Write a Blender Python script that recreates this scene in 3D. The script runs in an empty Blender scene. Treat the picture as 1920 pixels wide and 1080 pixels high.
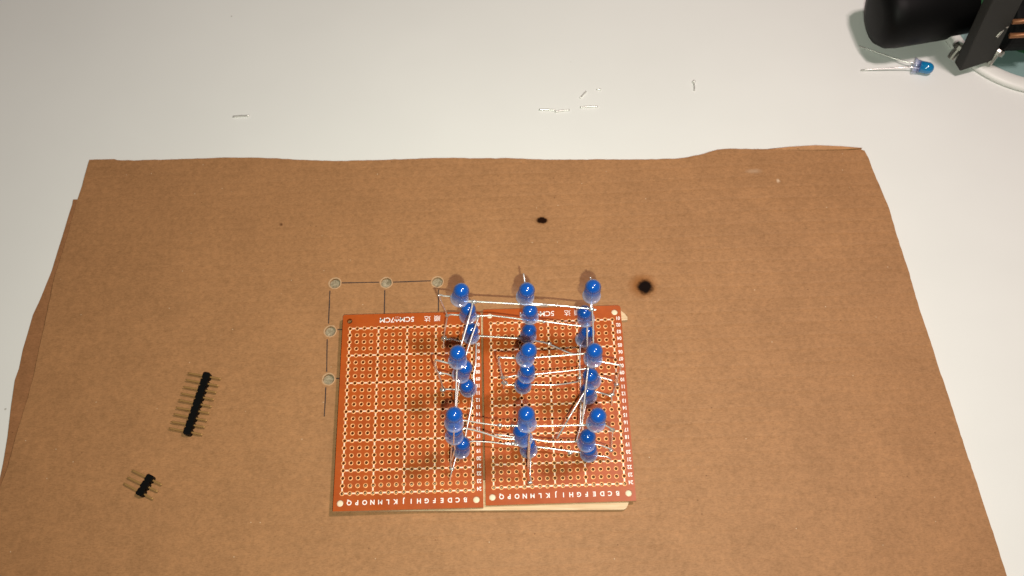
import bpy, bmesh, math, random
from mathutils import Vector, Matrix
from mathutils.geometry import delaunay_2d_cdt

random.seed(7)
SC = bpy.context.scene
COL = SC.collection
PI = math.pi

# ------------------------------------------------------------------ camera (units: centimetres)
ZC = 0.25            # top of the cardboard, the table is z = 0
ZB = ZC + 0.36       # top face of the circuit boards
F_PX = 1726.05
CAM = Vector((3.9466, -9.3762, 30.3446 + ZB))
ROT = Matrix.Rotation(0.0231, 3, 'Z') @ Matrix.Rotation(0.4246, 3, 'X') @ Matrix.Rotation(-0.0540, 3, 'Z')
cam = bpy.data.objects.new('camera', bpy.data.cameras.new('camera'))
COL.objects.link(cam)
cam.matrix_world = Matrix.Translation(CAM) @ ROT.to_4x4()
cam.data.sensor_width = 36
cam.data.lens = F_PX * 36 / 1920
cam.data.clip_start = 0.5
cam.data.clip_end = 2000
cam.data.dof.use_dof = True
cam.data.dof.focus_distance = 29.5
cam.data.dof.aperture_fstop = 0.3
SC.camera = cam

# ------------------------------------------------------------------ light
w = bpy.data.worlds.new('World')
SC.world = w
w.use_nodes = True
w.node_tree.nodes['Background'].inputs[0].default_value = (0.92, 0.83, 0.70, 1)
w.node_tree.nodes['Background'].inputs[1].default_value = 0.10
SC.view_settings.view_transform = 'Standard'
SC.view_settings.look = 'None'
SC.view_settings.exposure = 0
SC.view_settings.gamma = 1
SC.cycles.use_denoising = True


def area(name, loc, target, size, power, col, size_y=None):
    l = bpy.data.lights.new(name, 'AREA')
    l.energy = power
    l.color = col
    l.size = size
    if size_y:
        l.shape = 'RECTANGLE'
        l.size_y = size_y
    else:
        l.shape = 'DISK'
    o = bpy.data.objects.new(name, l)
    COL.objects.link(o)
    o.location = loc
    o.rotation_euler = (Vector(target) - Vector(loc)).to_track_quat('-Z', 'Y').to_euler()
    return o


# the phone's own flash, beside its lens, and the three bulbs of a lamp above, to the right
fl = area('camera_flash', CAM + ROT @ Vector((1.05, -1.75, 0.1)), (3.0, 4.0, 0), 0.38, 3600, (0.92, 1.0, 0.83), 0.2)
fl.data.spread = math.radians(125)
for q_ in ((21.0, 5.2, 52), (24.2, 3.8, 53), (22.8, 7.0, 53)):
    area('ceiling_bulb', q_, (3, 1, 0), 2.4, 6250, (1.0, 0.83, 0.80))


# ------------------------------------------------------------------ helpers
def at(px, py, z):
    """point of the place on the level z that stands at that spot of the 1920 x 1080 frame"""
    d = ROT @ Vector(((px - 960) / F_PX, (540 - py) / F_PX, -1))
    return CAM + d * ((z - CAM.z) / d.z)


def ray(px, py):
    return (ROT @ Vector(((px - 960) / F_PX, (540 - py) / F_PX, -1))).normalized()


def obj(name, bm, mat, parent=None, smooth=False, mw=None):
    me = bpy.data.meshes.new(name)
    bmesh.ops.recalc_face_normals(bm, faces=bm.faces)
    bm.to_mesh(me)
    bm.free()
    if smooth:
        for p in me.polygons:
            p.use_smooth = True
    me.materials.append(mat)
    o = bpy.data.objects.new(name, me)
    COL.objects.link(o)
    if mw is not None:
        o.matrix_world = mw
    if parent:
        o.parent = parent
    return o


def copy_obj(o, parent, mat4=None):
    c = o.copy()
    COL.objects.link(c)
    c.parent = parent
    if mat4 is not None:
        c.matrix_local = mat4
    return c


def empty(name, loc=(0, 0, 0), rz=0):
    o = bpy.data.objects.new(name, None)
    o.empty_display_size = 0.5
    COL.objects.link(o)
    o.location = loc
    o.rotation_euler.z = rz
    return o


def tag(o, label=None, cat=None, group=None, kind=None):
    for k, v in (('label', label), ('category', cat), ('group', group), ('kind', kind)):
        if v:
            o[k] = v
    return o


def add_box(bm, c, s, m=None, bev=0):
    b = bmesh.new()
    bmesh.ops.create_cube(b, size=1)
    bmesh.ops.scale(b, vec=s, verts=b.verts)
    if bev:
        bmesh.ops.bevel(b, geom=b.edges[:], offset=bev, segments=2, affect='EDGES', profile=.7)
    bmesh.ops.translate(b, vec=c, verts=b.verts)
    if m is not None:
        bmesh.ops.transform(b, matrix=m, verts=b.verts)
    merge(bm, b)


def merge(bm, b):
    me = bpy.data.meshes.new('t')
    b.to_mesh(me)
    b.free()
    bm.from_mesh(me)
    bpy.data.meshes.remove(me)


def add_lathe(bm, prof, seg=24, m=None):
    """prof: (radius, height) pairs, revolved about z"""
    rings = []
    for r, h in prof:
        if r < 1e-6:
            v = Vector((0, 0, h))
            rings.append([bm.verts.new(m @ v if m else v)])
        else:
            ring = []
            for i in range(seg):
                a = 2 * PI * i / seg
                v = Vector((r * math.cos(a), r * math.sin(a), h))
                ring.append(bm.verts.new(m @ v if m else v))
            rings.append(ring)
    for a, b in zip(rings, rings[1:]):
        for i in range(seg):
            j = (i + 1) % seg
            if len(a) == 1 and len(b) == 1:
                continue
            if len(a) == 1:
                bm.faces.new((a[0], b[i], b[j]))
            elif len(b) == 1:
                bm.faces.new((a[i], a[j], b[0]))
            else:
                bm.faces.new((a[i], a[j], b[j], b[i]))


def smooth_path(pts, n=5):
    """Catmull-Rom through the points, kept fairly tight so bends stay bends"""
    if len(pts) < 3:
        return pts
    out = []
    P = [pts[0]] + list(pts) + [pts[-1]]
    for i in range(1, len(P) - 2):
        p0, p1, p2, p3 = P[i - 1], P[i], P[i + 1], P[i + 2]
        m1, m2 = (p2 - p0) * .28, (p3 - p1) * .28
        for k in range(n):
            t = k / n
            h = (2 * t ** 3 - 3 * t * t + 1, t ** 3 - 2 * t * t + t, -2 * t ** 3 + 3 * t * t, t ** 3 - t * t)
            out.append(p1 * h[0] + m1 * h[1] + p2 * h[2] + m2 * h[3])
    out.append(pts[-1])
    return out


def add_tube(bm, pts, r, seg=8, square=False):
    pts = [Vector(p) for p in pts]
    rings = []
    up = Vector((0, 0, 1))
    for i, p in enumerate(pts):
        a = pts[max(0, i - 1)]
        b = pts[min(len(pts) - 1, i + 1)]
        t = (b - a).normalized()
        u = t.cross(up)
        if u.length < .15:
            u = t.cross(Vector((1, 0, 0)))
        u.normalize()
        v = t.cross(u)
        rr = r[i] if isinstance(r, (list, tuple)) else r
        ring = []
        n = 4 if square else seg
        for k in range(n):
            an = 2 * PI * k / n + (PI / 4 if square else 0)
            ring.append(bm.verts.new(p + (u * math.cos(an) + v * math.sin(an)) * rr))
        rings.append(ring)
    for a, b in zip(rings, rings[1:]):
        n = len(a)
        for k in range(n):
            bm.faces.new((a[k], a[(k + 1) % n], b[(k + 1) % n], b[k]))
    bm.faces.new(rings[0])
    bm.faces.new(list(reversed(rings[-1])))


def inside(p, poly):
    x, y = p
    c = False
    j = len(poly) - 1
    for i in range(len(poly)):
        xi, yi = poly[i]
        xj, yj = poly[j]
        if (yi > y) != (yj > y) and x < (xj - xi) * (y - yi) / (yj - yi) + xi:
            c = not c
        j = i
    return c


def plate(outline, holes, z0, z1, seg=10, extra=(), zfun=None, bottom=True, floor=None):
    """flat sheet with round holes (x, y, r) cut right through; zfun bends it"""
    pts = [Vector(p) for p in outline]
    n = len(pts)
    edges = [(i, (i + 1) % n) for i in range(n)]
    rings = []
    for (x, y, r) in holes:
        b = len(pts)
        ring = list(range(b, b + seg))
        for k in range(seg):
            a = 2 * PI * k / seg
            pts.append(Vector((x + r * math.cos(a), y + r * math.sin(a))))
        edges += [(ring[k], ring[(k + 1) % seg]) for k in range(seg)]
        rings.append(ring)
    pts += [Vector(p) for p in extra]
    V, E, Fs, ov, oe, of = delaunay_2d_cdt(pts, edges, [], 0, 1e-5)
    cell = {}
    for h in holes:
        cell.setdefault((round(h[0] / .6), round(h[1] / .6)), []).append(h)
    keep = []
    for f in Fs:
        c = sum((V[i] for i in f), Vector((0, 0))) / len(f)
        if not inside(c, outline):
            continue
        kx, ky = round(c.x / .6), round(c.y / .6)
        bad = False
        for i in (-1, 0, 1):
            for j in (-1, 0, 1):
                for (x, y, r) in cell.get((kx + i, ky + j), ()):
                    if (c.x - x) ** 2 + (c.y - y) ** 2 < (r * .97) ** 2:
                        bad = True
        if not bad:
            keep.append(f)
    bm = bmesh.new()
    zf = zfun or (lambda x, y: 0)
    top = [bm.verts.new((v.x, v.y, z1 + zf(v.x, v.y))) for v in V]
    bot = [bm.verts.new((v.x, v.y, z0 + zf(v.x, v.y))) for v in V]
    count = {}
    for f in keep:
        bm.faces.new([top[i] for i in f])
        if bottom:
            bm.faces.new([bot[i] for i in reversed(f)])
        for a, b in zip(f, list(f[1:]) + [f[0]]):
            count[(a, b)] = 1
    for (a, b) in list(count):
        if (b, a) not in count:
            bm.faces.new((top[b], top[a], bot[a], bot[b]))
    for v in [v for v in bm.verts if not v.link_faces]:
        bm.verts.remove(v)
    return bm


# ------------------------------------------------------------------ materials
def mat(name, col, rough=.5, metal=0, spec=.5):
    m = bpy.data.materials.new(name)
    m.use_nodes = True
    b = m.node_tree.nodes['Principled BSDF']
    b.inputs['Base Color'].default_value = (*col, 1)
    b.inputs['Roughness'].default_value = rough
    b.inputs['Metallic'].default_value = metal
    b.inputs['Specular IOR Level'].default_value = spec
    return m


class N:
    """short-hand for node trees"""

    def __init__(s, m):
        s.t = m.node_tree
        s.bsdf = s.t.nodes.get('Principled BSDF')

    def new(s, typ, **kw):
        n = s.t.nodes.new(typ)
        for k, v in kw.items():
            setattr(n, k, v)
        return n

    def link(s, a, b):
        s.t.links.new(a, b)

    def coord(s, scale=(1, 1, 1)):
        tc = s.new('ShaderNodeTexCoord')
        mp = s.new('ShaderNodeMapping')
        mp.inputs['Scale'].default_value = scale
        s.link(tc.outputs['Object'], mp.inputs['Vector'])
        return mp.outputs['Vector']

    def noise(s, vec, scale, detail=3, rough=.6):
        n = s.new('ShaderNodeTexNoise')
        n.inputs['Scale'].default_value = scale
        n.inputs['Detail'].default_value = detail
        n.inputs['Roughness'].default_value = rough
        s.link(vec, n.inputs['Vector'])
        return n.outputs['Fac']

    def ramp(s, fac, stops):
        r = s.new('ShaderNodeValToRGB')
        el = r.color_ramp.elements
        while len(el) < len(stops):
            el.new(.5)
        for e, (p, c) in zip(el, stops):
            e.position = p
            e.color = (*c, 1) if len(c) == 3 else c
        s.link(fac, r.inputs['Fac'])
        return r.outputs['Color']

    def mix(s, fac, a, b, mode='MIX'):
        n = s.new('ShaderNodeMix', data_type='RGBA', blend_type=mode)
        for sock, v in ((n.inputs[0], fac), (n.inputs[6], a), (n.inputs[7], b)):
            if hasattr(v, 'links'):
                s.link(v, sock)
            elif isinstance(v, (int, float)):
                sock.default_value = v
            else:
                sock.default_value = (*v, 1)
        return n.outputs[2]

    def math(s, op, a, b=0, c=None):
        n = s.new('ShaderNodeMath', operation=op)
        for sock, v in zip(n.inputs, (a, b, c)):
            if v is None:
                continue
            if hasattr(v, 'links'):
                s.link(v, sock)
            else:
                sock.default_value = v
        return n.outputs[0]

    def bump(s, h, strength, dist):
        n = s.new('ShaderNodeBump')
        n.inputs['Strength'].default_value = strength
        n.inputs['Distance'].default_value = dist
        s.link(h, n.inputs['Height'])
        s.link(n.outputs['Normal'], s.bsdf.inputs['Normal'])


def kraft(name, col, marks=()):
    m = mat(name, col, .6, 0, .36)
    n = N(m)
    v = n.coord()
    c = Vector(col)
    big = n.noise(v, .55, 3)
    base = n.ramp(big, [(.3, c * .93), (.7, c * 1.06)])
    mid = n.noise(v, 5, 5, .7)
    base = n.mix(1, base, n.ramp(mid, [(.3, (.84, .85, .84)), (.72, (1.12, 1.11, 1.10))]), 'MULTIPLY')
    fib = n.noise(n.coord((9, 26, 9)), 1.0, 4, .75)
    base = n.mix(1, base, n.ramp(fib, [(.28, (.80, .79, .77)), (.5, (1, 1, 1)), (.78, (1.17, 1.17, 1.19))]), 'MULTIPLY')
    vo = n.new('ShaderNodeTexVoronoi')
    vo.inputs['Scale'].default_value = 1.6
    n.link(v, vo.inputs['Vector'])
    base = n.mix(n.ramp(vo.outputs['Distance'], [(.018, (.75,) * 3), (.035, (0, 0, 0))]), base, (.75, .58, .40))
    v2 = n.new('ShaderNodeTexVoronoi')
    v2.inputs['Scale'].default_value = 1.15
    n.link(n.coord((1, 1.3, 1)), v2.inputs['Vector'])
    base = n.mix(n.ramp(v2.outputs['Distance'], [(.02, (.65,) * 3), (.045, (0, 0, 0))]), base, (.14, .065, .028))
    # marks: scorch spots left by a soldering iron, a small stain, a pale scuff
    for (p, r0, r1, colr, sx, sy) in marks:
        d = n.new('ShaderNodeVectorMath', operation='SUBTRACT')
        n.link(v, d.inputs[0])
        d.inputs[1].default_value = p
        sc = n.new('ShaderNodeVectorMath', operation='MULTIPLY')
        n.link(d.outputs[0], sc.inputs[0])
        sc.inputs[1].default_value = (sx, sy, 0)
        ln = n.new('ShaderNodeVectorMath', operation='LENGTH')
        n.link(sc.outputs[0], ln.inputs[0])
        wob = n.math('MULTIPLY_ADD', n.noise(v, 7, 3), .16, -.08)
        dist = n.math('ADD', ln.outputs['Value'], wob)
        f = n.new('ShaderNodeMapRange', interpolation_type='SMOOTHSTEP')
        n.link(dist, f.inputs['Value'])
        f.inputs['From Min'].default_value = r0
        f.inputs['From Max'].default_value = r1
        f.inputs['To Min'].default_value = colr[3]
        f.inputs['To Max'].default_value = 0
        base = n.mix(f.outputs[0], base, colr[:3])
    n.link(base, n.bsdf.inputs['Base Color'])
    sepc = n.new('ShaderNodeSeparateColor')
    n.link(base, sepc.inputs[0])
    n.link(n.math('MINIMUM', n.math('MULTIPLY', sepc.outputs[0], 1.0), .38), n.bsdf.inputs['Specular IOR Level'])
    # paper grain and the faint ridges of the flutes
    flute = n.new('ShaderNodeTexWave', wave_type='BANDS', bands_direction='Y')
    flute.inputs['Scale'].default_value = .62
    flute.inputs['Distortion'].default_value = 1.6
    flute.inputs['Detail'].default_value = 1
    n.link(n.coord((.15, 1, 1)), flute.inputs['Vector'])
    h = n.math('ADD', n.math('MULTIPLY', fib, .5), n.math('MULTIPLY', n.math('POWER', flute.outputs['Fac'], 7), n.math('MULTIPLY', n.noise(v, .35, 2), -.75)))
    n.bump(h, .35, .035)
    return m


MARKS = []
p = at(1016, 413, ZC)
MARKS += [((p.x, p.y, 0), .12, .34, (.20, .08, .025, .6), 1, 1.3), ((p.x, p.y, 0), .14, .23, (.016, .006, .003, 1), .95, 1.4)]
p = at(1209, 538, ZC)
MARKS += [((p.x - .07, p.y + .06, 0), .18, .66, (.25, .085, .014, .9), 1, 1.05), ((p.x + .01, p.y, 0), .18, .38, (.010, .006, .005, 1), 1.0, 1.0)]
p = at(527, 420, ZC)
MARKS += [((p.x, p.y, 0), .0, .10, (.10, .04, .015, .9), 1, 1)]
p = at(1413, 322, ZC)
MARKS += [((p.x, p.y, 0), .0, .30, (.55, .42, .30, .35), .7, 2.0)]
p = at(1459, 340, ZC)
MARKS += [((p.x, p.y, 0), .0, .10, (.75, .55, .38, .9), 1, 1)]
KRAFT = (.385, .188, .077)
M_KRAFT = kraft('kraft_paper', KRAFT, MARKS)
M_KRAFT2 = kraft('kraft_paper_plain', (.33, .15, .062))
M_PIT = mat('torn_paper_core', (.34, .29, .20), .9, 0, .1)
n_ = N(M_PIT)
n_.link(n_.ramp(n_.noise(n_.coord(), 9, 4), [(.3, (.20, .16, .10)), (.7, (.44, .37, .26))]), n_.bsdf.inputs['Base Color'])
M_RIM = mat('frayed_paper', (.52, .33, .19), .9, 0, .1)
M_PENCIL = mat('pencil', (.055, .035, .03), .6, 0, .3)

M_TABLE = mat('white_laminate', (.80, .79, .77), .38, 0, .35)
n_ = N(M_TABLE)
v_ = n_.coord()
n_.link(n_.ramp(n_.noise(v_, .12, 3), [(.3, (.80, .81, .785)), (.7, (.835, .845, .82))]), n_.bsdf.inputs['Base Color'])
vd = n_.new('ShaderNodeTexVoronoi')
vd.inputs['Scale'].default_value = .42
n_.link(v_, vd.inputs['Vector'])
tb = n_.bsdf.inputs['Base Color'].links[0].from_socket
n_.link(n_.mix(n_.ramp(vd.outputs['Distance'], [(.012, (.55,) * 3), (.022, (0, 0, 0))]), tb, (.30, .27, .22)), n_.bsdf.inputs['Base Color'])
n_.link(n_.ramp(n_.noise(n_.coord((.25, .6, 1)), .8, 5, .65), [(.35, (.34,) * 3), (.7, (.50,) * 3)]), n_.bsdf.inputs['Roughness'])
n_.bump(n_.noise(v_, 14, 3), .05, .02)

M_BOARD = mat('phenolic_board', (.48, .10, .022), .30, 0, .32)
n_ = N(M_BOARD)
v_ = n_.coord()
a_ = n_.ramp(n_.noise(v_, .9, 3), [(.3, (.375, .066, .008)), (.7, (.47, .090, .011))])
a_ = n_.mix(1, a_, n_.ramp(n_.noise(n_.coord((3, 22, 3)), 1.5, 3), [(.3, (.93, .92, .9)), (.7, (1.05, 1.06, 1.08))]), 'MULTIPLY')
n_.link(a_, n_.bsdf.inputs['Base Color'])
n_.link(n_.ramp(n_.noise(v_, 1.3, 3), [(.3, (.30,) * 3), (.7, (.44,) * 3)]), n_.bsdf.inputs['Roughness'])
M_EDGE = mat('sawn_board_edge', (.74, .47, .27), .75, 0, .2)
M_PAD = mat('tinned_copper', (.90, .43, .17), .36, .25, .5)
M_TRACE = mat('tinned_trace', (.95, .72, .54), .45, .15, .5)
M_SILK = mat('white_silkscreen', (.95, .86, .82), .6, 0, .3)
M_GLUE = mat('dried_glue', (.86, .72, .52), .4, 0, .4)
M_WOOD = mat('birch_stick', (.72, .52, .32), .7, 0, .25)
n_ = N(M_WOOD)
n_.link(n_.ramp(n_.noise(n_.coord((.8, 16, 16)), 1.2, 4), [(.3, (.62, .43, .25)), (.7, (.80, .62, .42))]), n_.bsdf.inputs['Base Color'])

M_DOME = mat('blue_epoxy', (.0, .10, .40), .25, 0, .3)
n_ = N(M_DOME)
n_.bsdf.inputs['Coat Weight'].default_value = .0
n_.bsdf.inputs['Coat Roughness'].default_value = .05
n_.bsdf.inputs['Subsurface Weight'].default_value = .0
n_.bsdf.inputs['Subsurface Radius'].default_value = (.05, .15, .4)
n_.bsdf.inputs['Subsurface Scale'].default_value = .25

# clear epoxy body: blue tint near the dome, almost clear lower down; flange whitened as a painted highlight
M_BODY = mat('clear_epoxy', (.38, .45, .80), .05, 0, .6)
n_ = N(M_BODY)
tc = n_.new('ShaderNodeTexCoord')
sp = n_.new('ShaderNodeSeparateXYZ')
n_.link(tc.outputs['Object'], sp.inputs[0])
z_ = n_.math('MULTIPLY', sp.outputs['Z'], 1 / .86)
n_.link(n_.ramp(z_, [(.09, (.70, .72, .88)), (.14, (.32, .37, .66)), (.38, (.07, .19, .55)), (.62, (.02, .15, .58)), (.75, (.25, .42, .85))]), n_.bsdf.inputs['Base Color'])
tr = n_.new('ShaderNodeBsdfTransparent')
n_.link(n_.ramp(z_, [(.1, (.80, .84, .95)), (.38, (.50, .63, .92)), (.60, (.20, .40, .88)), (.72, (.80, .88, 1.0))]), tr.inputs['Color'])
lw = n_.new('ShaderNodeLayerWeight')
lw.inputs['Blend'].default_value = .35
mx = n_.new('ShaderNodeMixShader')
edge = n_.math('POWER', lw.outputs['Facing'], 1.6)
bodyf = n_.ramp(z_, [(.09, (.26,) * 3), (.13, (.10,) * 3), (.40, (.18,) * 3), (.60, (.40,) * 3), (.72, (.0,) * 3)])
n_.link(n_.math('MINIMUM', n_.math('ADD', n_.math('MULTIPLY', edge, .5), bodyf), 1.0), mx.inputs[0])
n_.link(tr.outputs[0], mx.inputs[1])
n_.link(n_.bsdf.outputs[0], mx.inputs[2])
n_.bsdf.inputs['Specular IOR Level'].default_value = 0
n_.bsdf.inputs['Roughness'].default_value = .6
gl = n_.new('ShaderNodeBsdfGlossy')
gl.inputs['Roughness'].default_value = .09
fr = n_.new('ShaderNodeFresnel')
fr.inputs['IOR'].default_value = 1.75
mg = n_.new('ShaderNodeMixShader')
geo = n_.new('ShaderNodeNewGeometry')
n_.link(n_.math('MULTIPLY', fr.outputs[0], n_.math('SUBTRACT', 1.0, geo.outputs['Backfacing'])), mg.inputs[0])
n_.link(mx.outputs[0], mg.inputs[1])
n_.link(gl.outputs[0], mg.inputs[2])
n_.link(mg.outputs[0], n_.t.nodes['Material Output'].inputs['Surface'])

M_LEAD = mat('tinned_steel_lead', (.92, .90, .87), .26, .75, .7)
M_SNIP = mat('snipped_lead', (.86, .84, .80), .28, .6, .6)
M_SOLDER = mat('solder', (.74, .74, .72), .25, .8, .6)
M_BLACK = mat('black_plastic', (.003, .003, .003), .5, 0, .12)
M_BLACK2 = mat('black_rubber', (.004, .004, .004), .65, 0, .12)
M_ARM = mat('charcoal_metal', (.022, .021, .018), .6, .0, .25)
M_BRASS = mat('dull_brass', (.40, .225, .075), .5, .45, .4)
M_STEEL = mat('nickel_bolt', (.70, .66, .60), .25, .9, .6)
M_COPPER = mat('copper_fin', (.28, .12, .05), .45, .5, .5)
M_RIMW = mat('white_plastic_rim', (.80, .80, .76), .4, 0, .4)
M_GLASS = mat('green_glass', (.24, .36, .35), .15, 0, .6)
M_GREEN = mat('green_enamel', (.03, .13, .05), .35, 0, .5)

# ------------------------------------------------------------------ setting
bm = bmesh.new()
add_box(bm, (0, 10, -1.2), (180, 110, 2.4), bev=.3)
tag(obj('table_top', bm, M_TABLE), kind='structure')


# ------------------------------------------------------------------ cardboard sheets
def bend(x, y):
    """the sheet lies flat under the boards and waves a little further out"""
    d = max(0, math.hypot((x - 2.5) / 7.0, (y - 0) / 5.5) - 1)
    k = min(1, d * d)
    z = k * (.035 * math.sin(x * .55 + 1.0) + .03 * math.sin(y * .7 + x * .2))
    c = max(0, min(1, (-7.5 - x) / 4)) * max(0, min(1, (y - 4.5) / 3))     # far left corner rests on the table
    return z - .085 * c


def px_outline(pts, z):
    return [tuple(at(a, b, z).xy) for a, b in pts]


UP = [(165, 297), (190, 296.5), (212, 296), (219, 298), (260, 299), (330, 298), (400, 296), (430, 295.2), (480, 295), (520, 296), (560, 299),
      (585, 300), (640, 301.5), (700, 301), (760, 299.5), (840, 297.5), (900, 298), (960, 297.5), (1010, 299), (1060, 299.5), (1130, 298.6), (1200, 299.2),
      (1262, 298.5), (1290, 295.5), (1310, 291.5), (1330, 285.5), (1345, 281.5), (1368, 279.6), (1420, 280), (1480, 281), (1540, 281), (1585, 280.2), (1615, 278.6),
      (1622, 281), (1630, 296), (1641, 326), (1655, 360), (1668, 392), (1679, 432), (1691, 468), (1703, 504), (1716, 548), (1730, 592),
      (1746, 638), (1762, 690), (1779, 740), (1797, 798), (1813, 850), (1832, 905), (1850, 962), (1868, 1015), (1890, 1082), (1930, 1200), (1960, 1290),
      (-120, 1290), (-70, 1150), (-32, 1025), (-12, 960), (0, 915), (16, 872), (32, 809), (49, 753), (63, 700), (76, 640), (90, 580), (103, 515), (117, 470), (129, 425), (141, 378), (152, 345)]
fray = []
for (a, b) in zip(UP, UP[1:] + UP[:1]):              # the knife wandered a little along the cut
    k = max(1, int(math.hypot(b[0] - a[0], b[1] - a[1]) / 9))
    for i in range(k):
        j = .55 if i else 0
        fray.append((a[0] + (b[0] - a[0]) * i / k + random.uniform(-j, j), a[1] + (b[1] - a[1]) * i / k + random.uniform(-j, j)))
out_up = px_outline(fray, ZC)
HOLES_PX = [(628, 531), (724, 530), (820, 528.5), (619, 621), (616, 711)]
pits = [(*at(a, b, ZC).xy, .205) for a, b in HOLES_PX]
xs = [q[0] for q in out_up]
ys = [q[1] for q in out_up]
extra = []
gx = min(xs)
while gx < max(xs):
    gy = min(ys)
    while gy < max(ys):
        if inside((gx, gy), out_up) and all((gx - h[0]) ** 2 + (gy - h[1]) ** 2 > .16 for h in pits):
            extra.append((gx, gy))
        gy += 1.1
    gx += 1.1
TH = .115
card = obj('cardboard_sheet', plate(out_up, pits, ZC - TH - .02, ZC, 20, extra, bend), M_KRAFT)
tag(card, 'big brown cardboard sheet with scorch marks and drilled holes lying across the white table', 'cardboard')
for (x, y, r) in pits:
    bm = bmesh.new()                      # ragged paper core at the bottom of each drilled hole
    ring = [bm.verts.new((x + (r + .05) * math.cos(k * PI / 10), y + (r + .05) * math.sin(k * PI / 10), ZC - TH - .02)) for k in range(20)]
    mid = [bm.verts.new((x + r * .55 * math.cos(k * PI / 10), y + r * .55 * math.sin(k * PI / 10), ZC - TH - .02 + random.uniform(0, .04))) for k in range(20)]
    c = bm.verts.new((x, y, ZC - TH - .005))
    for k in range(20):
        j = (k + 1) % 20
        bm.faces.new((ring[k], ring[j], mid[j], mid[k]))
        bm.faces.new((mid[k], mid[j], c))
    obj('hole_core', bm, M_PIT, card)
    bm = bmesh.new()                      # raised lip of torn paper
    seg = 28
    rings = []
    for rr, hz in ((r - .012, -.04), (r - .008, .008), (r + .012, .014), (r + .036, -.002)):
        rings.append([bm.verts.new((x + (rr + random.uniform(-.012, .012)) * math.cos(2 * PI * k / seg),
                                    y + (rr + random.uniform(-.012, .012)) * math.sin(2 * PI * k / seg), ZC + hz + random.uniform(-.002, .004))) for k in range(seg)])
    for A, B in zip(rings, rings[1:]):
        for k in range(seg):
            bm.faces.new((A[k], A[(k + 1) % seg], B[(k + 1) % seg], B[k]))
    obj('hole_lip', bm, M_RIM, card, True)
for a, b in (((641, 530.5), (711, 529)), ((737, 529), (808, 526.5)), ((618.5, 545), (616, 607)), ((721.5, 544), (720.5, 590)), ((822, 543), (822, 584)),
             ((613.5, 636), (612.5, 697)), ((611, 726), (608, 781)), ((633, 618), (648, 617.5)), ((630, 709.5), (642, 709.5))):
    A, B = at(*a, ZC + .004), at(*b, ZC + .004)
    t = (B - A).normalized()
    u = Vector((-t.y, t.x, 0)) * .021
    bm = bmesh.new()
    k = 6
    L = [bm.verts.new(A.lerp(B, i / k) + u * random.uniform(.8, 1.15)) for i in range(k + 1)]
    R = [bm.verts.new(A.lerp(B, i / k) - u * random.uniform(.8, 1.15)) for i in range(k + 1)]
    for i in range(k):
        bm.faces.new((L[i], L[i + 1], R[i + 1], R[i]))
    obj('pencil_line', bm, M_PENCIL, card)

bm = bmesh.new()                          # the far right edge is creased and turned up
near = [(1440, 280.2), (1480, 280.8), (1540, 280.8), (1585, 280), (1616, 278.4)]
far = [(1441, 279.2), (1480, 275.2), (1530, 272.2), (1578, 274.2), (1617, 277.4)]
NV = [bm.verts.new(at(*q_, ZC + .004)) for q_ in near]
FV = [bm.verts.new(at(*q_, ZC + .06)) for q_ in far]
FW = [bm.verts.new(at(*q_, ZC + .06) - Vector((0, -.02, .10))) for q_ in far]
NW = [bm.verts.new(at(*q_, ZC + .004) - Vector((0, 0, .08))) for q_ in near]
for A, B in ((NV, FV), (FV, FW), (FW, NW)):
    for i in range(4):
        bm.faces.new((A[i], A[i + 1], B[i + 1], B[i]))
obj('turned_up_edge', bm, kraft('kraft_paper_lit', (.46, .22, .085)), card)  # same kraft made lighter: the light on the raised face is in its colour

LOW = [(137, 374), (152, 374), (700, 330), (1300, 320), (1600, 320), (1680, 560), (1840, 1000), (1900, 1290),
       (-160, 1290), (-60, 1060), (-12, 950), (0, 896), (6, 868), (14, 820), (21, 760), (28, 712), (36, 690), (43, 655), (52, 625), (62, 590), (76, 560), (88, 530),
       (97, 508), (107, 475), (118, 440), (130, 400), (136, 382)]
ZL = .10
low = obj('cardboard_sheet', plate(px_outline(LOW, ZL), [], .01, ZL), M_KRAFT2)
tag(low, 'darker second cardboard sheet peeking out along the left edge below the big sheet', 'cardboard')

# ------------------------------------------------------------------ perfboards
PIT = .254
BW, BL = 4.93, 6.93
COLS = 'ABCDEFGHIJKLMNOPQR'


def text_mesh(items, name, parent):
    """flat lettering; items: (string, x, y, height, squeeze); printed turned by 180 degrees"""
    bm = bmesh.new()
    dg = bpy.context.evaluated_depsgraph_get()
    for (s, x, y, hgt, sq) in items:
        cu = bpy.data.curves.new('t', 'FONT')
        cu.body = s
        cu.size = hgt / .70
        cu.align_x = 'CENTER'
        cu.align_y = 'CENTER'
        cu.offset = hgt * ((.018 if 'M' in s else .045) if s.isascii() else .008)
        cu.resolution_u = 3
        o = bpy.data.objects.new('t', cu)
        COL.objects.link(o)
        dg.update()
        me = bpy.data.meshes.new_from_object(o.evaluated_get(bpy.context.evaluated_depsgraph_get()))
        me.transform(Matrix.Translation((x, y, .007)) @ Matrix.Rotation(PI, 4, 'Z') @ Matrix.Scale(sq, 4, (1, 0, 0)))
        bm.from_mesh(me)
        bpy.data.objects.remove(o)
        bpy.data.curves.remove(cu)
        bpy.data.meshes.remove(me)
    return tag(obj(name, bm, M_SILK, parent), kind='stuff')


def hole_xy(c, r):
    return (c - 8.5) * PIT, (12.5 - r) * PIT


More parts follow.
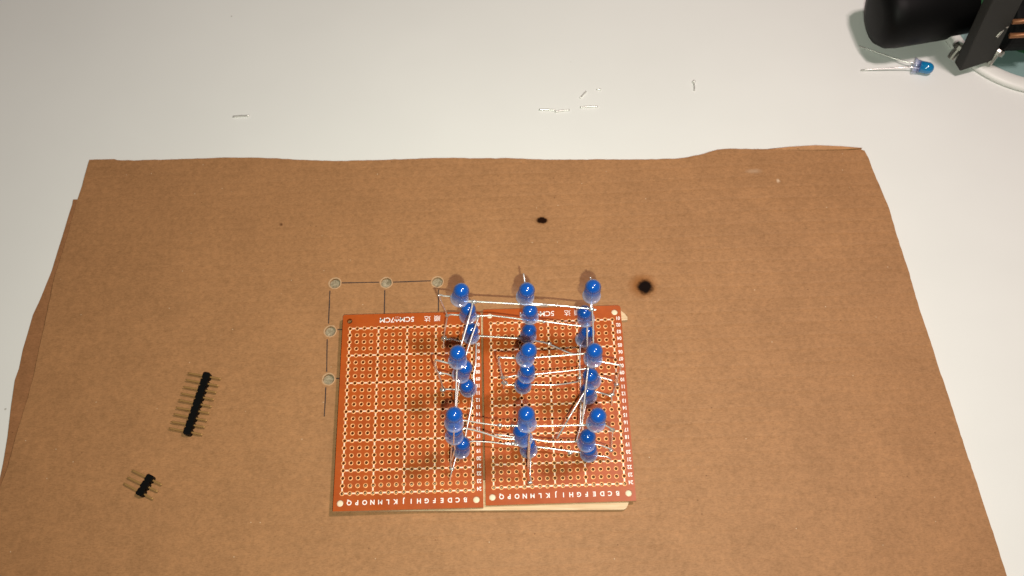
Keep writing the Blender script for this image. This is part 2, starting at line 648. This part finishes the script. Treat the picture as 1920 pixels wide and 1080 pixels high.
def make_board(name):
    root = empty(name)
    holes = [(*hole_xy(c, r), .050) for c in range(18) for r in range(1, 25)]
    cor = [(-2.205, -3.235, .115), (2.265, -3.235, .115), (-2.19, 3.215, .10), (2.265, 3.20, .115)]
    x0, x1, y0, y1 = -2.43, 2.49, -3.49, 3.46
    k = .1
    outline = [(x0, y0), (x1, y0), (x1, y1 - k), (x1 - .03, y1 - .03), (x1 - k, y1), (x0 + .05, y1), (x0, y1 - .05)]
    sub = obj('board', plate(outline, holes + cor, -.155, 0, 10), M_BOARD, root)
    # pale sawn edge: the outer wall faces
    sub.data.materials.append(M_EDGE)
    for p in sub.data.polygons:
        if abs(p.normal.z) < .3 and (p.center.x < x0 + .01 or p.center.x > x1 - .09 and abs(p.center.x - x1) < .09 and p.area > .01 or p.center.y < y0 + .01 or p.center.y > y1 - .01):
            p.material_index = 1
    bm = bmesh.new()
    seg = 12
    for (x, y, _) in holes:
        z1 = .010
        rings = []
        jx, jy = random.uniform(-.006, .006), random.uniform(-.006, .006)
        for rr, z, j in ((.049, -.02, 0), (.051, z1, 0), (.077, z1 - .001, 1), (.083, .001, 1)):
            rings.append([bm.verts.new((x + jx * j + rr * math.cos(2 * PI * i / seg), y + jy * j + rr * math.sin(2 * PI * i / seg), z)) for i in range(seg)])
        for A, B in zip(rings, rings[1:]):
            for i in range(seg):
                bm.faces.new((A[i], A[(i + 1) % seg], B[(i + 1) % seg], B[i]))
    tag(obj('solder_pad', bm, M_PAD, root, True), kind='stuff')
    HL, VL = (1, 5, 9, 13, 17, 21, 24), (0, 4, 8, 12, 17)
    g = .066
    bm = bmesh.new()                      # short copper runs from pad to pad
    for r in HL:
        for c in range(17):
            xa, y = hole_xy(c, r)
            add_box(bm, (xa + PIT / 2, y, .003), (PIT - 2 * g, .050, .006))
    for c in VL:
        for r in range(1, 24):
            x, ya = hole_xy(c, r)
            add_box(bm, (x, ya - PIT / 2, .003), (.050, PIT - 2 * g, .006))
    tag(obj('copper_trace', bm, M_TRACE, root), kind='stuff')
    items = [('5CM', -.15, 3.235, .185, 1.02), ('*', -.505, 3.355, .34, .8), ('7CM', -.86, 3.225, .185, 1.02), ('达', .58, 3.24, .165, 1), ('顺', .93, 3.25, .165, 1)]
    for r in range(1, 25):
        x, y = hole_xy(17, r)
        items.append(('%02d' % r, x + .20, y + .045, .125, .85))
    for c in range(1, 17):
        x, y = hole_xy(c, 24)
        items.append((COLS[17 - c], x, y - .30, .15, .95))
    text_mesh(items, 'printed_lettering', root)
    return root


b1 = make_board('perfboard')
b1.location = (0, 0, ZB + .045)
b1.rotation_euler.y = .018               # its free edge stands a little higher
tag(b1, 'copper-orange perfboard mostly bare, its right edge under the first row of blue LEDs', 'circuit board', 'two perfboards side by side')
b2 = empty('perfboard')
for ch in list(b1.children):
    copy_obj(ch, b2)
b2.location = (4.9965, .0603, ZB + .006)
tag(b2, 'copper-orange perfboard carrying most of the blue LED cube, wooden stick showing along its front edge', 'circuit board', 'two perfboards side by side')


# pale glue fills the corner holes
def plug(board, spots):
    for (x, y) in spots:
        bm = bmesh.new()
        add_lathe(bm, [(0, -.03), (.06, -.032), (.112, -.042), (.112, -.15), (0, -.15)], 20, Matrix.Translation((x, y, 0)))
        obj('glue_plug', bm, M_GLUE, board, True)


plug(b1, [(-2.205, -3.235), (2.265, -3.235)])
plug(b2, [(-2.205, -3.235), (2.265, -3.235), (-2.19, 3.215), (2.265, 3.20)])


# wooden craft sticks glued under the boards
def stick(a, b, wdt, label):
    A, B = Vector(a), Vector(b)
    L = (B - A).length
    o = []
    r = wdt / 2
    for k in range(13):
        an = -PI / 2 + PI * k / 12
        o.append((L - r * .45 + r * .45 * math.cos(an), r * math.sin(an)))
    for k in range(13):
        an = PI / 2 + PI * k / 12
        o.append((r * .75 + r * .75 * math.cos(an), r * math.sin(an)))
    s = obj('craft_stick', plate(o, [], 0, .195), M_WOOD)
    s.location = (A.x, A.y, ZC + .002)
    s.rotation_euler.z = math.atan2(B.y - A.y, B.x - A.x)
    tag(s, label, 'wooden stick', 'craft sticks under the perfboards')
    bv = s.modifiers.new('bevel', 'BEVEL')
    bv.width = .03
    bv.segments = 2
    bv.limit_method = 'ANGLE'
    return s


zs = ZC + .19
stick(at(640, 930, zs).xy, at(1180, 927, zs).xy, 1.0, 'pale wooden craft stick under the front edge of both perfboards')
bst = obj('craft_stick', plate(px_outline([(668, 599), (800, 596), (905, 592), (1020, 585), (1150, 576), (1163, 581), (1171, 588), (1176.5, 594.5), (1176.5, 600), (1163, 601),
                                           (1155, 615), (900, 629), (668, 637)], zs), [], ZC + .002, zs), M_WOOD)
tag(bst, 'pale wooden craft stick under the back edge, chipped tip poking out at right', 'wooden stick', 'craft sticks under the perfboards')

# ------------------------------------------------------------------ LEDs
S = .94
RS = .272
PR_BODY = [(0, 0), (.30, 0), (.312, .015), (.312, .085), (.30, .10), (RS, .108), (RS, .60)] + [(RS * math.cos(a), .60 + RS * math.sin(a)) for a in [PI / 2 * k / 9 for k in range(1, 9)]] + [(0, .60 + RS)]
RC = .247
PR_DOME = [(0, .50), (RC * .80, .50), (RC * .97, .55), (RC, .60)] + [(RC * math.cos(a), .60 + RC * math.sin(a)) for a in [PI / 2 * k / 9 for k in range(1, 9)]] + [(0, .60 + RC)]
DOME_H = .61 * S


def led_meshes():
    bm = bmesh.new()
    add_lathe(bm, [(r * S, h * S) for r, h in PR_BODY], 28)
    body = obj('blue_led', bm, M_BODY, None, False)
    for p in body.data.polygons:
        p.use_smooth = abs(p.normal.z) < .5 or p.center.z > .2
    bm = bmesh.new()
    add_lathe(bm, [(r * S, h * S) for r, h in PR_DOME], 28)
    dome = obj('dome', bm, M_DOME, None, True)
    return body, dome


BODY, DOME = led_meshes()
Z_DOME = {'t': 4.15 + ZB, 'm': 2.50 + ZB, 'b': .92 + ZB}
LEDS = {  # row/column/layer: dome centre, flange centre in the photograph
    'BLt': ((865, 545), (861, 562)), 'BLm': ((878, 580), (877.4, 594)), 'BLb': ((883.5, 618), (882.5, 633)),
    'MLt': ((858.4, 662), (857.8, 678)), 'MLm': ((871.5, 689), (863, 704.6)), 'MLb': ((875.6, 724), (878.5, 730)),
    'FLt': ((851.7, 778), (851.3, 795.5)), 'FLm': ((852.3, 806), (851.7, 819.5)), 'FLb': ((867.3, 832), (864.3, 846)),
    'BCt': ((987.8, 544), (984, 558)), 'BCm': ((993.7, 583), (993.7, 594.5)), 'BCb': ((992.4, 619.5), (990, 632)),
    'MCt': ((991.6, 657), (983.8, 674.5)), 'MCm': ((989, 693), (986.8, 704)), 'MCb': ((981.4, 718), (980.2, 724)),
    'FCt': ((987, 776.5), (988.3, 797)), 'FCm': ((976.5, 808), (982.5, 824)), 'FCb': ((989.5, 832), (991.4, 845)),
    'BRt': ((1111.9, 538), (1108.9, 556)), 'BRm': ((1096, 586), (1099, 599.5)), 'BRb': ((1102, 623), (1093, 639)),
    'MRt': ((1114.5, 658), (1111.5, 675)), 'MRm': ((1107.2, 704), (1111, 715.5)), 'MRb': ((1101.5, 732), (1103.6, 744)),
    'FRt': ((1121.3, 780), (1116.5, 795)), 'FRm': ((1102, 818.8), (1099, 832.5)), 'FRb': ((1104.5, 842), (1104, 852)),
}
cube = empty('led_cube', (4.3, -.1, ZB))
tag(cube, 'cube of 27 blue LEDs soldered together by bent silver leads above the perfboards', 'LED cube')
CI = cube.location.copy()
LED = {}
for key, (dp, bp) in LEDS.items():
    D = at(*dp, Z_DOME[key[2]])
    d = ray(*bp)
    # the flange centre lies on its own sight line, one LED length below the dome
    L = DOME_H
    oc = CAM - D
    bq = oc.dot(d)
    disc = bq * bq - (oc.dot(oc) - L * L)
    t = -bq + (math.sqrt(disc) if disc > 0 else 0)
    B = CAM + d * t
    ax = (D - B).normalized()
    if ax.z < .6:
        ax = Vector((ax.x * .8, ax.y * .8, .7)).normalized()
    B = D - ax * L
    q = Vector((0, 0, 1)).rotation_difference(ax)
    m = Matrix.Translation(B - CI) @ q.to_matrix().to_4x4()
    b_ = copy_obj(BODY, cube, m)
    copy_obj(DOME, b_, Matrix.Identity(4))
    LED[key] = (b_, B, ax, m)
bpy.data.objects.remove(BODY)
bpy.data.objects.remove(DOME)
T, Mz, Bz = 3.50, 1.85, .28
# each lead: LED it belongs to, then the bends (x, y in the photograph, height above the boards)
LEADS = [
    # layer wires running to the right
    ('BLt', [(875, 564, T), (900, 566, T), (1027, 573, T)]), ('BCt', [(1000, 569, T), (1060, 574, T - .05), (1117, 580.5, T - .05)]),
    ('BRt', [(1108, 580, T), (1118, 581, T)]),
    ('BLm', [(892, 593, Mz), (925, 592, Mz), (1003, 602, Mz)]), ('BCm', [(1003, 600, Mz), (1030, 604, Mz), (1101, 613, Mz)]),
    ('BLb', [(895, 630, Bz), (930, 632, Bz), (980, 635, Bz)]), ('BCb', [(1002, 639, .35), (1026, 644, .5), (1070, 663, .6), (1098, 664, .7)]),
    ('MCt', [(1000, 671, T), (1050, 667, T), (1102, 662.5, T)]), ('MCm', [(1001, 702, Mz), (1050, 697, Mz), (1104, 691, Mz)]),
    ('MCb', [(994, 721.5, .4), (1044, 721.5, .4), (1084, 715.5, .6), (1087, 706, .9)]),
    ('FLt', [(868, 788, T), (905, 794, T), (938, 798, T), (976, 798.5, T)]), ('FCt', [(1004, 799, T), (1050, 798, T), (1103, 797, T)]),
    ('FLm', [(871, 803, Mz), (905, 811, Mz), (940, 822, Mz), (968, 823.5, Mz)]), ('FCm', [(996, 823, Mz), (1030, 828, Mz), (1085, 828, Mz)]),
    ('FLb', [(881, 828, .4), (920, 829, .4), (950, 833, .4), (975, 836, .4)]), ('FCb', [(1005, 838, .35), (1040, 842, .35), (1092, 849, .35)]),
    # layer wires running towards the camera
    ('BLt', [(886, 568, T), (877, 605, T), (867, 640, T - .1), (864, 652, T - .1)]), ('BLm', [(897, 594, Mz), (885, 630, Mz), (873, 668, Mz)]),
    ('BLb', [(893, 641, .3), (892, 680, .3), (888, 705, .25), (890, 722, .2)]),
    ('MLt', [(857.5, 676, T), (855.5, 720, T), (854, 770, T)]), ('MLm', [(861, 715, Mz), (857, 745, Mz), (855, 800, Mz)]),
    ('MLb', [(886, 738, .4), (884, 762, .4), (876, 800, .35), (872, 822, .3)]),
    ('BRt', [(1110, 574, T), (1112, 610, T), (1112.5, 655, T)]), ('BRm', [(1101, 606, Mz), (1101, 640, Mz), (1102, 690, Mz)]),
    ('BRb', [(1088, 650, .3), (1087, 690, .3), (1089, 740, .3), (1088, 800, .3)]),
    ('MRt', [(1103, 690, T - .2), (1098, 728, T - .2), (1091, 800, T - .1)]), ('MRm', [(1103, 715, Mz), (1097, 733, Mz - .2), (1070, 778, Mz - .2), (1044, 823, 1.2)]),
    ('MRb', [(1100, 752, .3), (1094, 780, .3), (1085, 812, .25), (1080, 828, .2)]),
    # back stubs
    ('BCt', [(986, 548, T), (984, 530, T + .25), (981.5, 513, T + .3)]), ('BRt', [(1108.5, 545, T), (1107.5, 528, T + .2), (1107, 519.5, T + .3)]),
    # outer joints on the left side
    ('BLt', [(846, 556, T), (832, 555, T), (823, 553, T - .05), (829, 570, T - .6), (838.5, 592, Mz - .3), (834, 620, .9), (832.5, 634, .45)]),
    ('BLm', [(862, 591, Mz), (845, 590, Mz), (839, 592, Mz - .1)]), ('BLb', [(862, 640, Bz), (848, 636, Bz), (834, 637, .35), (832, 641, .3), (831, 658, -.1)]),
    ('MLt', [(841, 681, T), (818, 675.5, T), (815, 684, T - .5), (823, 704, Mz), (829, 722, .8), (829, 731, .4), (831, 740, -.1)]),
    ('MLm', [(848, 705, Mz), (838, 701, Mz), (825, 700, Mz)]), ('MLb', [(863, 731, .3), (848, 730, .3), (830, 730, .3)]),
    ('FLt', [(851.5, 800, T - .1), (850.8, 832, Mz + .2), (853, 842, Mz - .2), (846, 868, .9), (847, 878, .5)]),
    ('FLm', [(847, 833, Mz - .1), (844.5, 868, .6), (846.5, 880, .4)]), ('FLb', [(855, 858, .35), (850, 875, .35), (846, 888, .3), (843, 906, -.1)]),
    # outer joints of the middle column
    ('MCt', [(967, 671.5, T - .1), (945, 670.5, T - .1), (935, 671, T - .15), (938, 690, Mz + .6), (942, 708, Mz - .4), (946, 718, .5)]),
    ('MCm', [(967, 704, Mz), (952, 707, Mz), (942, 707, Mz - .2)]), ('MCb', [(964, 722, .3), (952, 722, .3), (945, 720, .3), (944, 730, -.1)]),
    ('FCt', [(992.5, 812, T), (991.5, 830, T - .8), (990.5, 856, Mz), (990, 877, .9)]),
    ('FCm', [(993, 830, Mz - .1), (992, 850, Mz - .6), (991, 876, .8)]), ('FCb', [(995, 862, .4), (994, 890, .35), (996, 902, .2), (997.5, 910, -.1)]),
    ('FCm', [(965, 820, Mz), (948, 817, Mz + .05), (932, 815, Mz + .05)]), ('FCb', [(972, 834, .4), (962, 832, .4), (946, 831, .45)]),
    # outer joints on the right side
    ('MRt', [(1127, 678.5, T), (1145, 681.5, T), (1162, 685, T), (1164, 690, T - .3), (1158, 706, Mz), (1155, 722, .8), (1150, 735, .4)]),
    ('MRm', [(1121, 707, Mz), (1136, 710, Mz), (1149, 714, Mz)]), ('MRb', [(1115, 734.5, .3), (1127, 737, .3), (1146, 744, .35), (1147, 764, -.1)]),
    ('FRt', [(1132, 796, T), (1145, 803, T - .1), (1149, 808, T - .3), (1147, 830, 1.4), (1146, 846, .8)]),
    ('FRm', [(1112, 833, Mz), (1124, 834.5, Mz), (1146, 842, Mz - .1)]), ('FRb', [(1118, 854.5, .3), (1136, 856, .3), (1144, 860, .25), (1147, 866, -.1)]),
]
for key, bends in LEADS:
    b_, B, ax, m = LED[key]
    inv = (Matrix.Translation(CI) @ m).inverted()
    pts = [at(x, y, ZB + z) for x, y, z in bends]
    d = pts[0] - B
    d = d - ax * d.dot(ax)
    d = d.normalized() * .115 if d.length > 1e-4 else Vector((.115, 0, 0))
    start = [B + d * .8 + ax * .40, B + d + ax * .05, B + d - ax * .05]
    bm = bmesh.new()
    path = smooth_path(start + pts, 4)
    path = [inv @ p for p in path]
    rl = random.uniform(.022, .032)
    add_tube(bm, path, [.05 * 1 if i_ == 0 else rl for i_ in range(len(path))], 8)
    obj('lead', bm, M_LEAD, b_, True)
for (x, y, z, r) in [(833, 634, .4, .075), (830, 731, .35, .08), (838.5, 592, Mz - .2, .05), (946, 718, .45, .08), (943, 708, Mz - .3, .06), (847, 879, .45, .065),
                     (1069, 849, .3, .065), (1148, 806, T - .25, .06), (1146, 845, .9, .05), (1156, 721, .8, .06), (1148, 740, .35, .06), (937, 797.5, T, .055), (961, 798, T, .045),
                     (962, 832, .42, .06), (1103, 797, T, .06), (889, 566, T, .07), (1109, 580, T, .07), (1101, 610, Mz, .075), (1102, 663, T, .06), (1020, 603.5, Mz, .045),
                     (1030, 644.5, .5, .055), (1087, 709, .8, .06), (896, 593, Mz, .06), (823, 554, T, .035), (993, 829, Mz, .06), (994, 905, .15, .06), (825, 700, Mz, .06)]:
    bm = bmesh.new()
    bmesh.ops.create_uvsphere(bm, u_segments=10, v_segments=7, radius=r * 1.2)
    for v in bm.verts:
        v.co *= 1 + random.uniform(-.12, .12)
    bmesh.ops.scale(bm, vec=(1.25, .9, .85), verts=bm.verts)
    obj('solder_blob', bm, M_SOLDER, cube, True, Matrix.Translation(at(x, y, ZB + z) - CI))


# ------------------------------------------------------------------ pin headers
def header(n, pa, pb, left, right, label):
    z = ZC + .128
    A, B = at(*pa, z), at(*pb, z)
    c = (A + B) / 2
    ang = math.atan2((B - A).y, (B - A).x)
    root = empty('pin_header', (c.x, c.y, ZC))
    root.rotation_euler.z = ang
    tag(root, label, 'pin header')
    bm = bmesh.new()
    prof = []
    k = .045
    for i in range(n):
        x0 = (i - n / 2) * .254
        prof += [(x0 + .004, .125 - k), (x0 + k, .125), (x0 + .254 - k, .125), (x0 + .250, .125 - k)]
    o = [(x, -y) for x, y in prof] + [(x, y) for x, y in reversed(prof)]
    h = plate(o, [], .004, .252)
    hb = obj('housing', h, M_BLACK, root)
    bv = hb.modifiers.new('bevel', 'BEVEL')
    bv.width = .012
    bv.segments = 2
    bv.limit_method = 'ANGLE'
    first = None
    for i in range(n):
        x = (i - n / 2 + .5) * .254
        if first is None:
            bm = bmesh.new()
            # along local +-y; the long side points to the photograph's left
            add_tube(bm, [(0, -left, 0), (0, -left + .07, 0), (0, right - .05, 0), (0, right, 0)], [.016, .040, .040, .024], square=True)
            first = obj('pin', bm, M_BRASS, root)
            pin = first
        else:
            pin = copy_obj(first, root)
        pin.location = (x, 0, .128)
        pin.rotation_euler.z = random.uniform(-.03, .03)
    return root


header(9, (388.6, 705), (352.8, 811), .72, .52, 'black strip of nine brass pins lying on the cardboard')
header(3, (284.6, 893), (262.3, 929), .74, .48, 'short black strip of three brass pins lying on the cardboard near the corner')


# ------------------------------------------------------------------ lead offcuts on the table
def offcut(a, b, label, r=.037, blob=False):
    A, B = at(*a, r), at(*b, r)
    c = (A + B) / 2
    bm = bmesh.new()
    mid = Vector((0, 0, 0)) + Vector((-(B - A).y, (B - A).x, 0)) * .02
    add_tube(bm, smooth_path([A - c, mid, B - c], 4), r, 8)
    if blob:
        s = bmesh.new()
        bmesh.ops.create_uvsphere(s, u_segments=10, v_segments=8, radius=.07)
        bmesh.ops.translate(s, vec=A - c + Vector((0, 0, .03)), verts=s.verts)
        merge(bm, s)
    o = obj('lead_offcut', bm, M_SNIP, None, True)
    o.location = c
    tag(o, label, 'wire offcut', 'snipped lead offcuts on the table')


offcut((437, 218.5), (467, 217), 'lone silver lead offcut lying at left behind the cardboard')
offcut((1011, 205.5), (1041, 206.5), 'silver lead offcut end to end with a tilted one, leftmost of the small cluster')
offcut((1041, 209.5), (1068, 206), 'slightly tilted silver lead offcut touching the end of the leftmost one')
offcut((1088, 201), (1121, 199.5), 'longest straight silver lead offcut just below the diagonal one')
offcut((1088, 183.5), (1099, 171.5), 'short silver lead offcut lying diagonally above the straight ones')
offcut((1119, 167), (1127, 168), 'tiny crumb of silver lead beside the diagonal offcut')
offcut((1301, 154), (1302, 170), 'dull grey offcut with a round solder end, alone toward the loose LED', .032, True)

# ------------------------------------------------------------------ loose LED
zl = .27
A, B = at(1713, 122.5, zl), at(1757, 131, zl)
ax = (B - A).normalized()
q = Vector((0, 0, 1)).rotation_difference(ax)
root = empty('loose_led', (A.x, A.y, 0))
tag(root, 'single loose blue LED lying on the white table with both long leads splayed', 'LED')
mm = Matrix.Translation(Vector((0, 0, zl))) @ q.to_matrix().to_4x4()
bm = bmesh.new()
add_lathe(bm, [(r * S, h * S) for r, h in PR_BODY[:6] + [(RS, .24), (0, .24)]], 28)
lb = obj('body', bm, M_BODY, root, True)
lb.matrix_local = mm
bm = bmesh.new()
add_lathe(bm, [(r * S, h * S) for r, h in [(0, .25), (RC, .25)] + PR_DOME[3:]], 28)
M_CYAN = M_DOME.copy()
M_CYAN.node_tree.nodes['Principled BSDF'].inputs['Roughness'].default_value = .1
M_CYAN.node_tree.nodes['Principled BSDF'].inputs['Specular IOR Level'].default_value = .9
M_CYAN.node_tree.nodes['Principled BSDF'].inputs['Base Color'].default_value = (.006, .20, .45, 1)
ld = obj('dome', bm, M_CYAN, root, True)
ld.matrix_local = mm
for (s, mid, end) in ((.12, (1690, 114), (1611, 86.5)), (-.12, (1690, 127), (1614, 131.5))):
    side = Vector((-ax.y, ax.x, 0)).normalized() * s
    P = [A + ax * .3 + side, A - ax * .1 + side, at(*mid, .2), at(*end, .05)]
    bm = bmesh.new()
    add_tube(bm, [p - Vector((A.x, A.y, 0)) for p in smooth_path(P, 4)], .028, 8)
    obj('lead', bm, M_LEAD, root, True)

# ------------------------------------------------------------------ black clamp stand at the far right
base = at(1935, 30, 0)
st = empty('clamp_stand', (base.x, base.y, 0))
tag(st, 'black clamp stand with fat barrel and slanted bar over a round glass base', 'clamp stand')
O = Vector((base.x, base.y, 0))
R = (at(1832, 132, .1) - O).xy.length
bm = bmesh.new()
add_lathe(bm, [(R - .62, .02), (R, .02), (R + .04, .12), (R - .06, .22), (R - .5, .24), (R - .62, .16)], 96)
obj('rim', bm, M_RIMW, st, True)
bm = bmesh.new()
add_lathe(bm, [(0, .11), (R - .61, .11), (R - .61, .14), (0, .14)], 96)
obj('glass_disc', bm, M_GLASS, st)
bm = bmesh.new()
add_lathe(bm, [(0, .15), (R * .55, .15), (R * .56, .30), (R * .5, .36), (0, .36)], 48)
obj('green_plate', bm, M_GREEN, st)


def axis_m(p, q_):
    d = (q_ - p).normalized()
    return Matrix.Translation(p - O) @ Vector((0, 0, 1)).rotation_difference(d).to_matrix().to_4x4()


# fat barrel, its closed end to the left
p0, p1 = at(1639, 30, 1.8), at(1808, 6, 1.8)
rb = 1.36
bm = bmesh.new()
L = (p1 - p0).length
add_lathe(bm, [(0, 0), (rb * .55, 0), (rb * .84, .12), (rb * .97, .42), (rb, .8), (rb * .97, L * .75), (rb * .90, L * .8), (rb * .88, L), (0, L)], 48, axis_m(p0, p1))
obj('barrel', bm, M_BLACK, st, True)
# finned block to the right of the bar
p0, p1 = at(1880, 40, 1.6), at(1990, 36, 1.6)
bm = bmesh.new()
add_lathe(bm, [(0, 0), (1.1, 0), (1.15, .1), (1.15, 4), (0, 4)], 32, axis_m(p0, p1))
obj('finned_block', bm, M_BLACK2, st, False)
for (a, b) in (((1898, 41), (1960, 37)), ((1893, 67), (1960, 64))):
    z = 2.72 if a[1] < 50 else 2.45
    A, B = at(*a, z), at(*b, z)
    bm = bmesh.new()
    add_tube(bm, [A - O, B - O], .10, 10)
    obj('copper_fin', bm, M_COPPER, st, True)
# slanted flat bar down to the base
p0, p1 = at(1825, 116, .5), at(1900, -40, 5.2)
d = (p1 - p0)
L = d.length
zax = d.normalized()
xax = Vector((1, .25, 0))
xax = (xax - zax * xax.dot(zax)).normalized()
yax = zax.cross(xax)
m = Matrix((xax, yax, zax)).transposed().to_4x4()
m.translation = p0 - O
bm = bmesh.new()
add_box(bm, (0, 0, L / 2), (1.35, .45, L), m, .06)
obj('slanted_bar', bm, M_ARM, st)
bm = bmesh.new()
add_box(bm, (.42, .22, .1), (.5, .5, .35), m, .06)
obj('foot_block', bm, M_BLACK, st)
for (a, z) in (((1797, 92), .8), ((1868, 101), .7), ((1884, 50), 2.6)):
    A = at(*a, z)
    s = .26 if z < 1 else .12
    bm = bmesh.new()
    mm = Matrix.Translation(A - O) @ Matrix.Rotation(.5, 4, 'Y') @ Matrix.Rotation(-.4, 4, 'X')
    add_lathe(bm, [(0, -.45), (s * .55, -.45), (s * .55, 0), (s, 0), (s, s * .6), (s * .8, s * .9), (0, s)], 12, mm)
    obj('bolt', bm, M_STEEL, st)
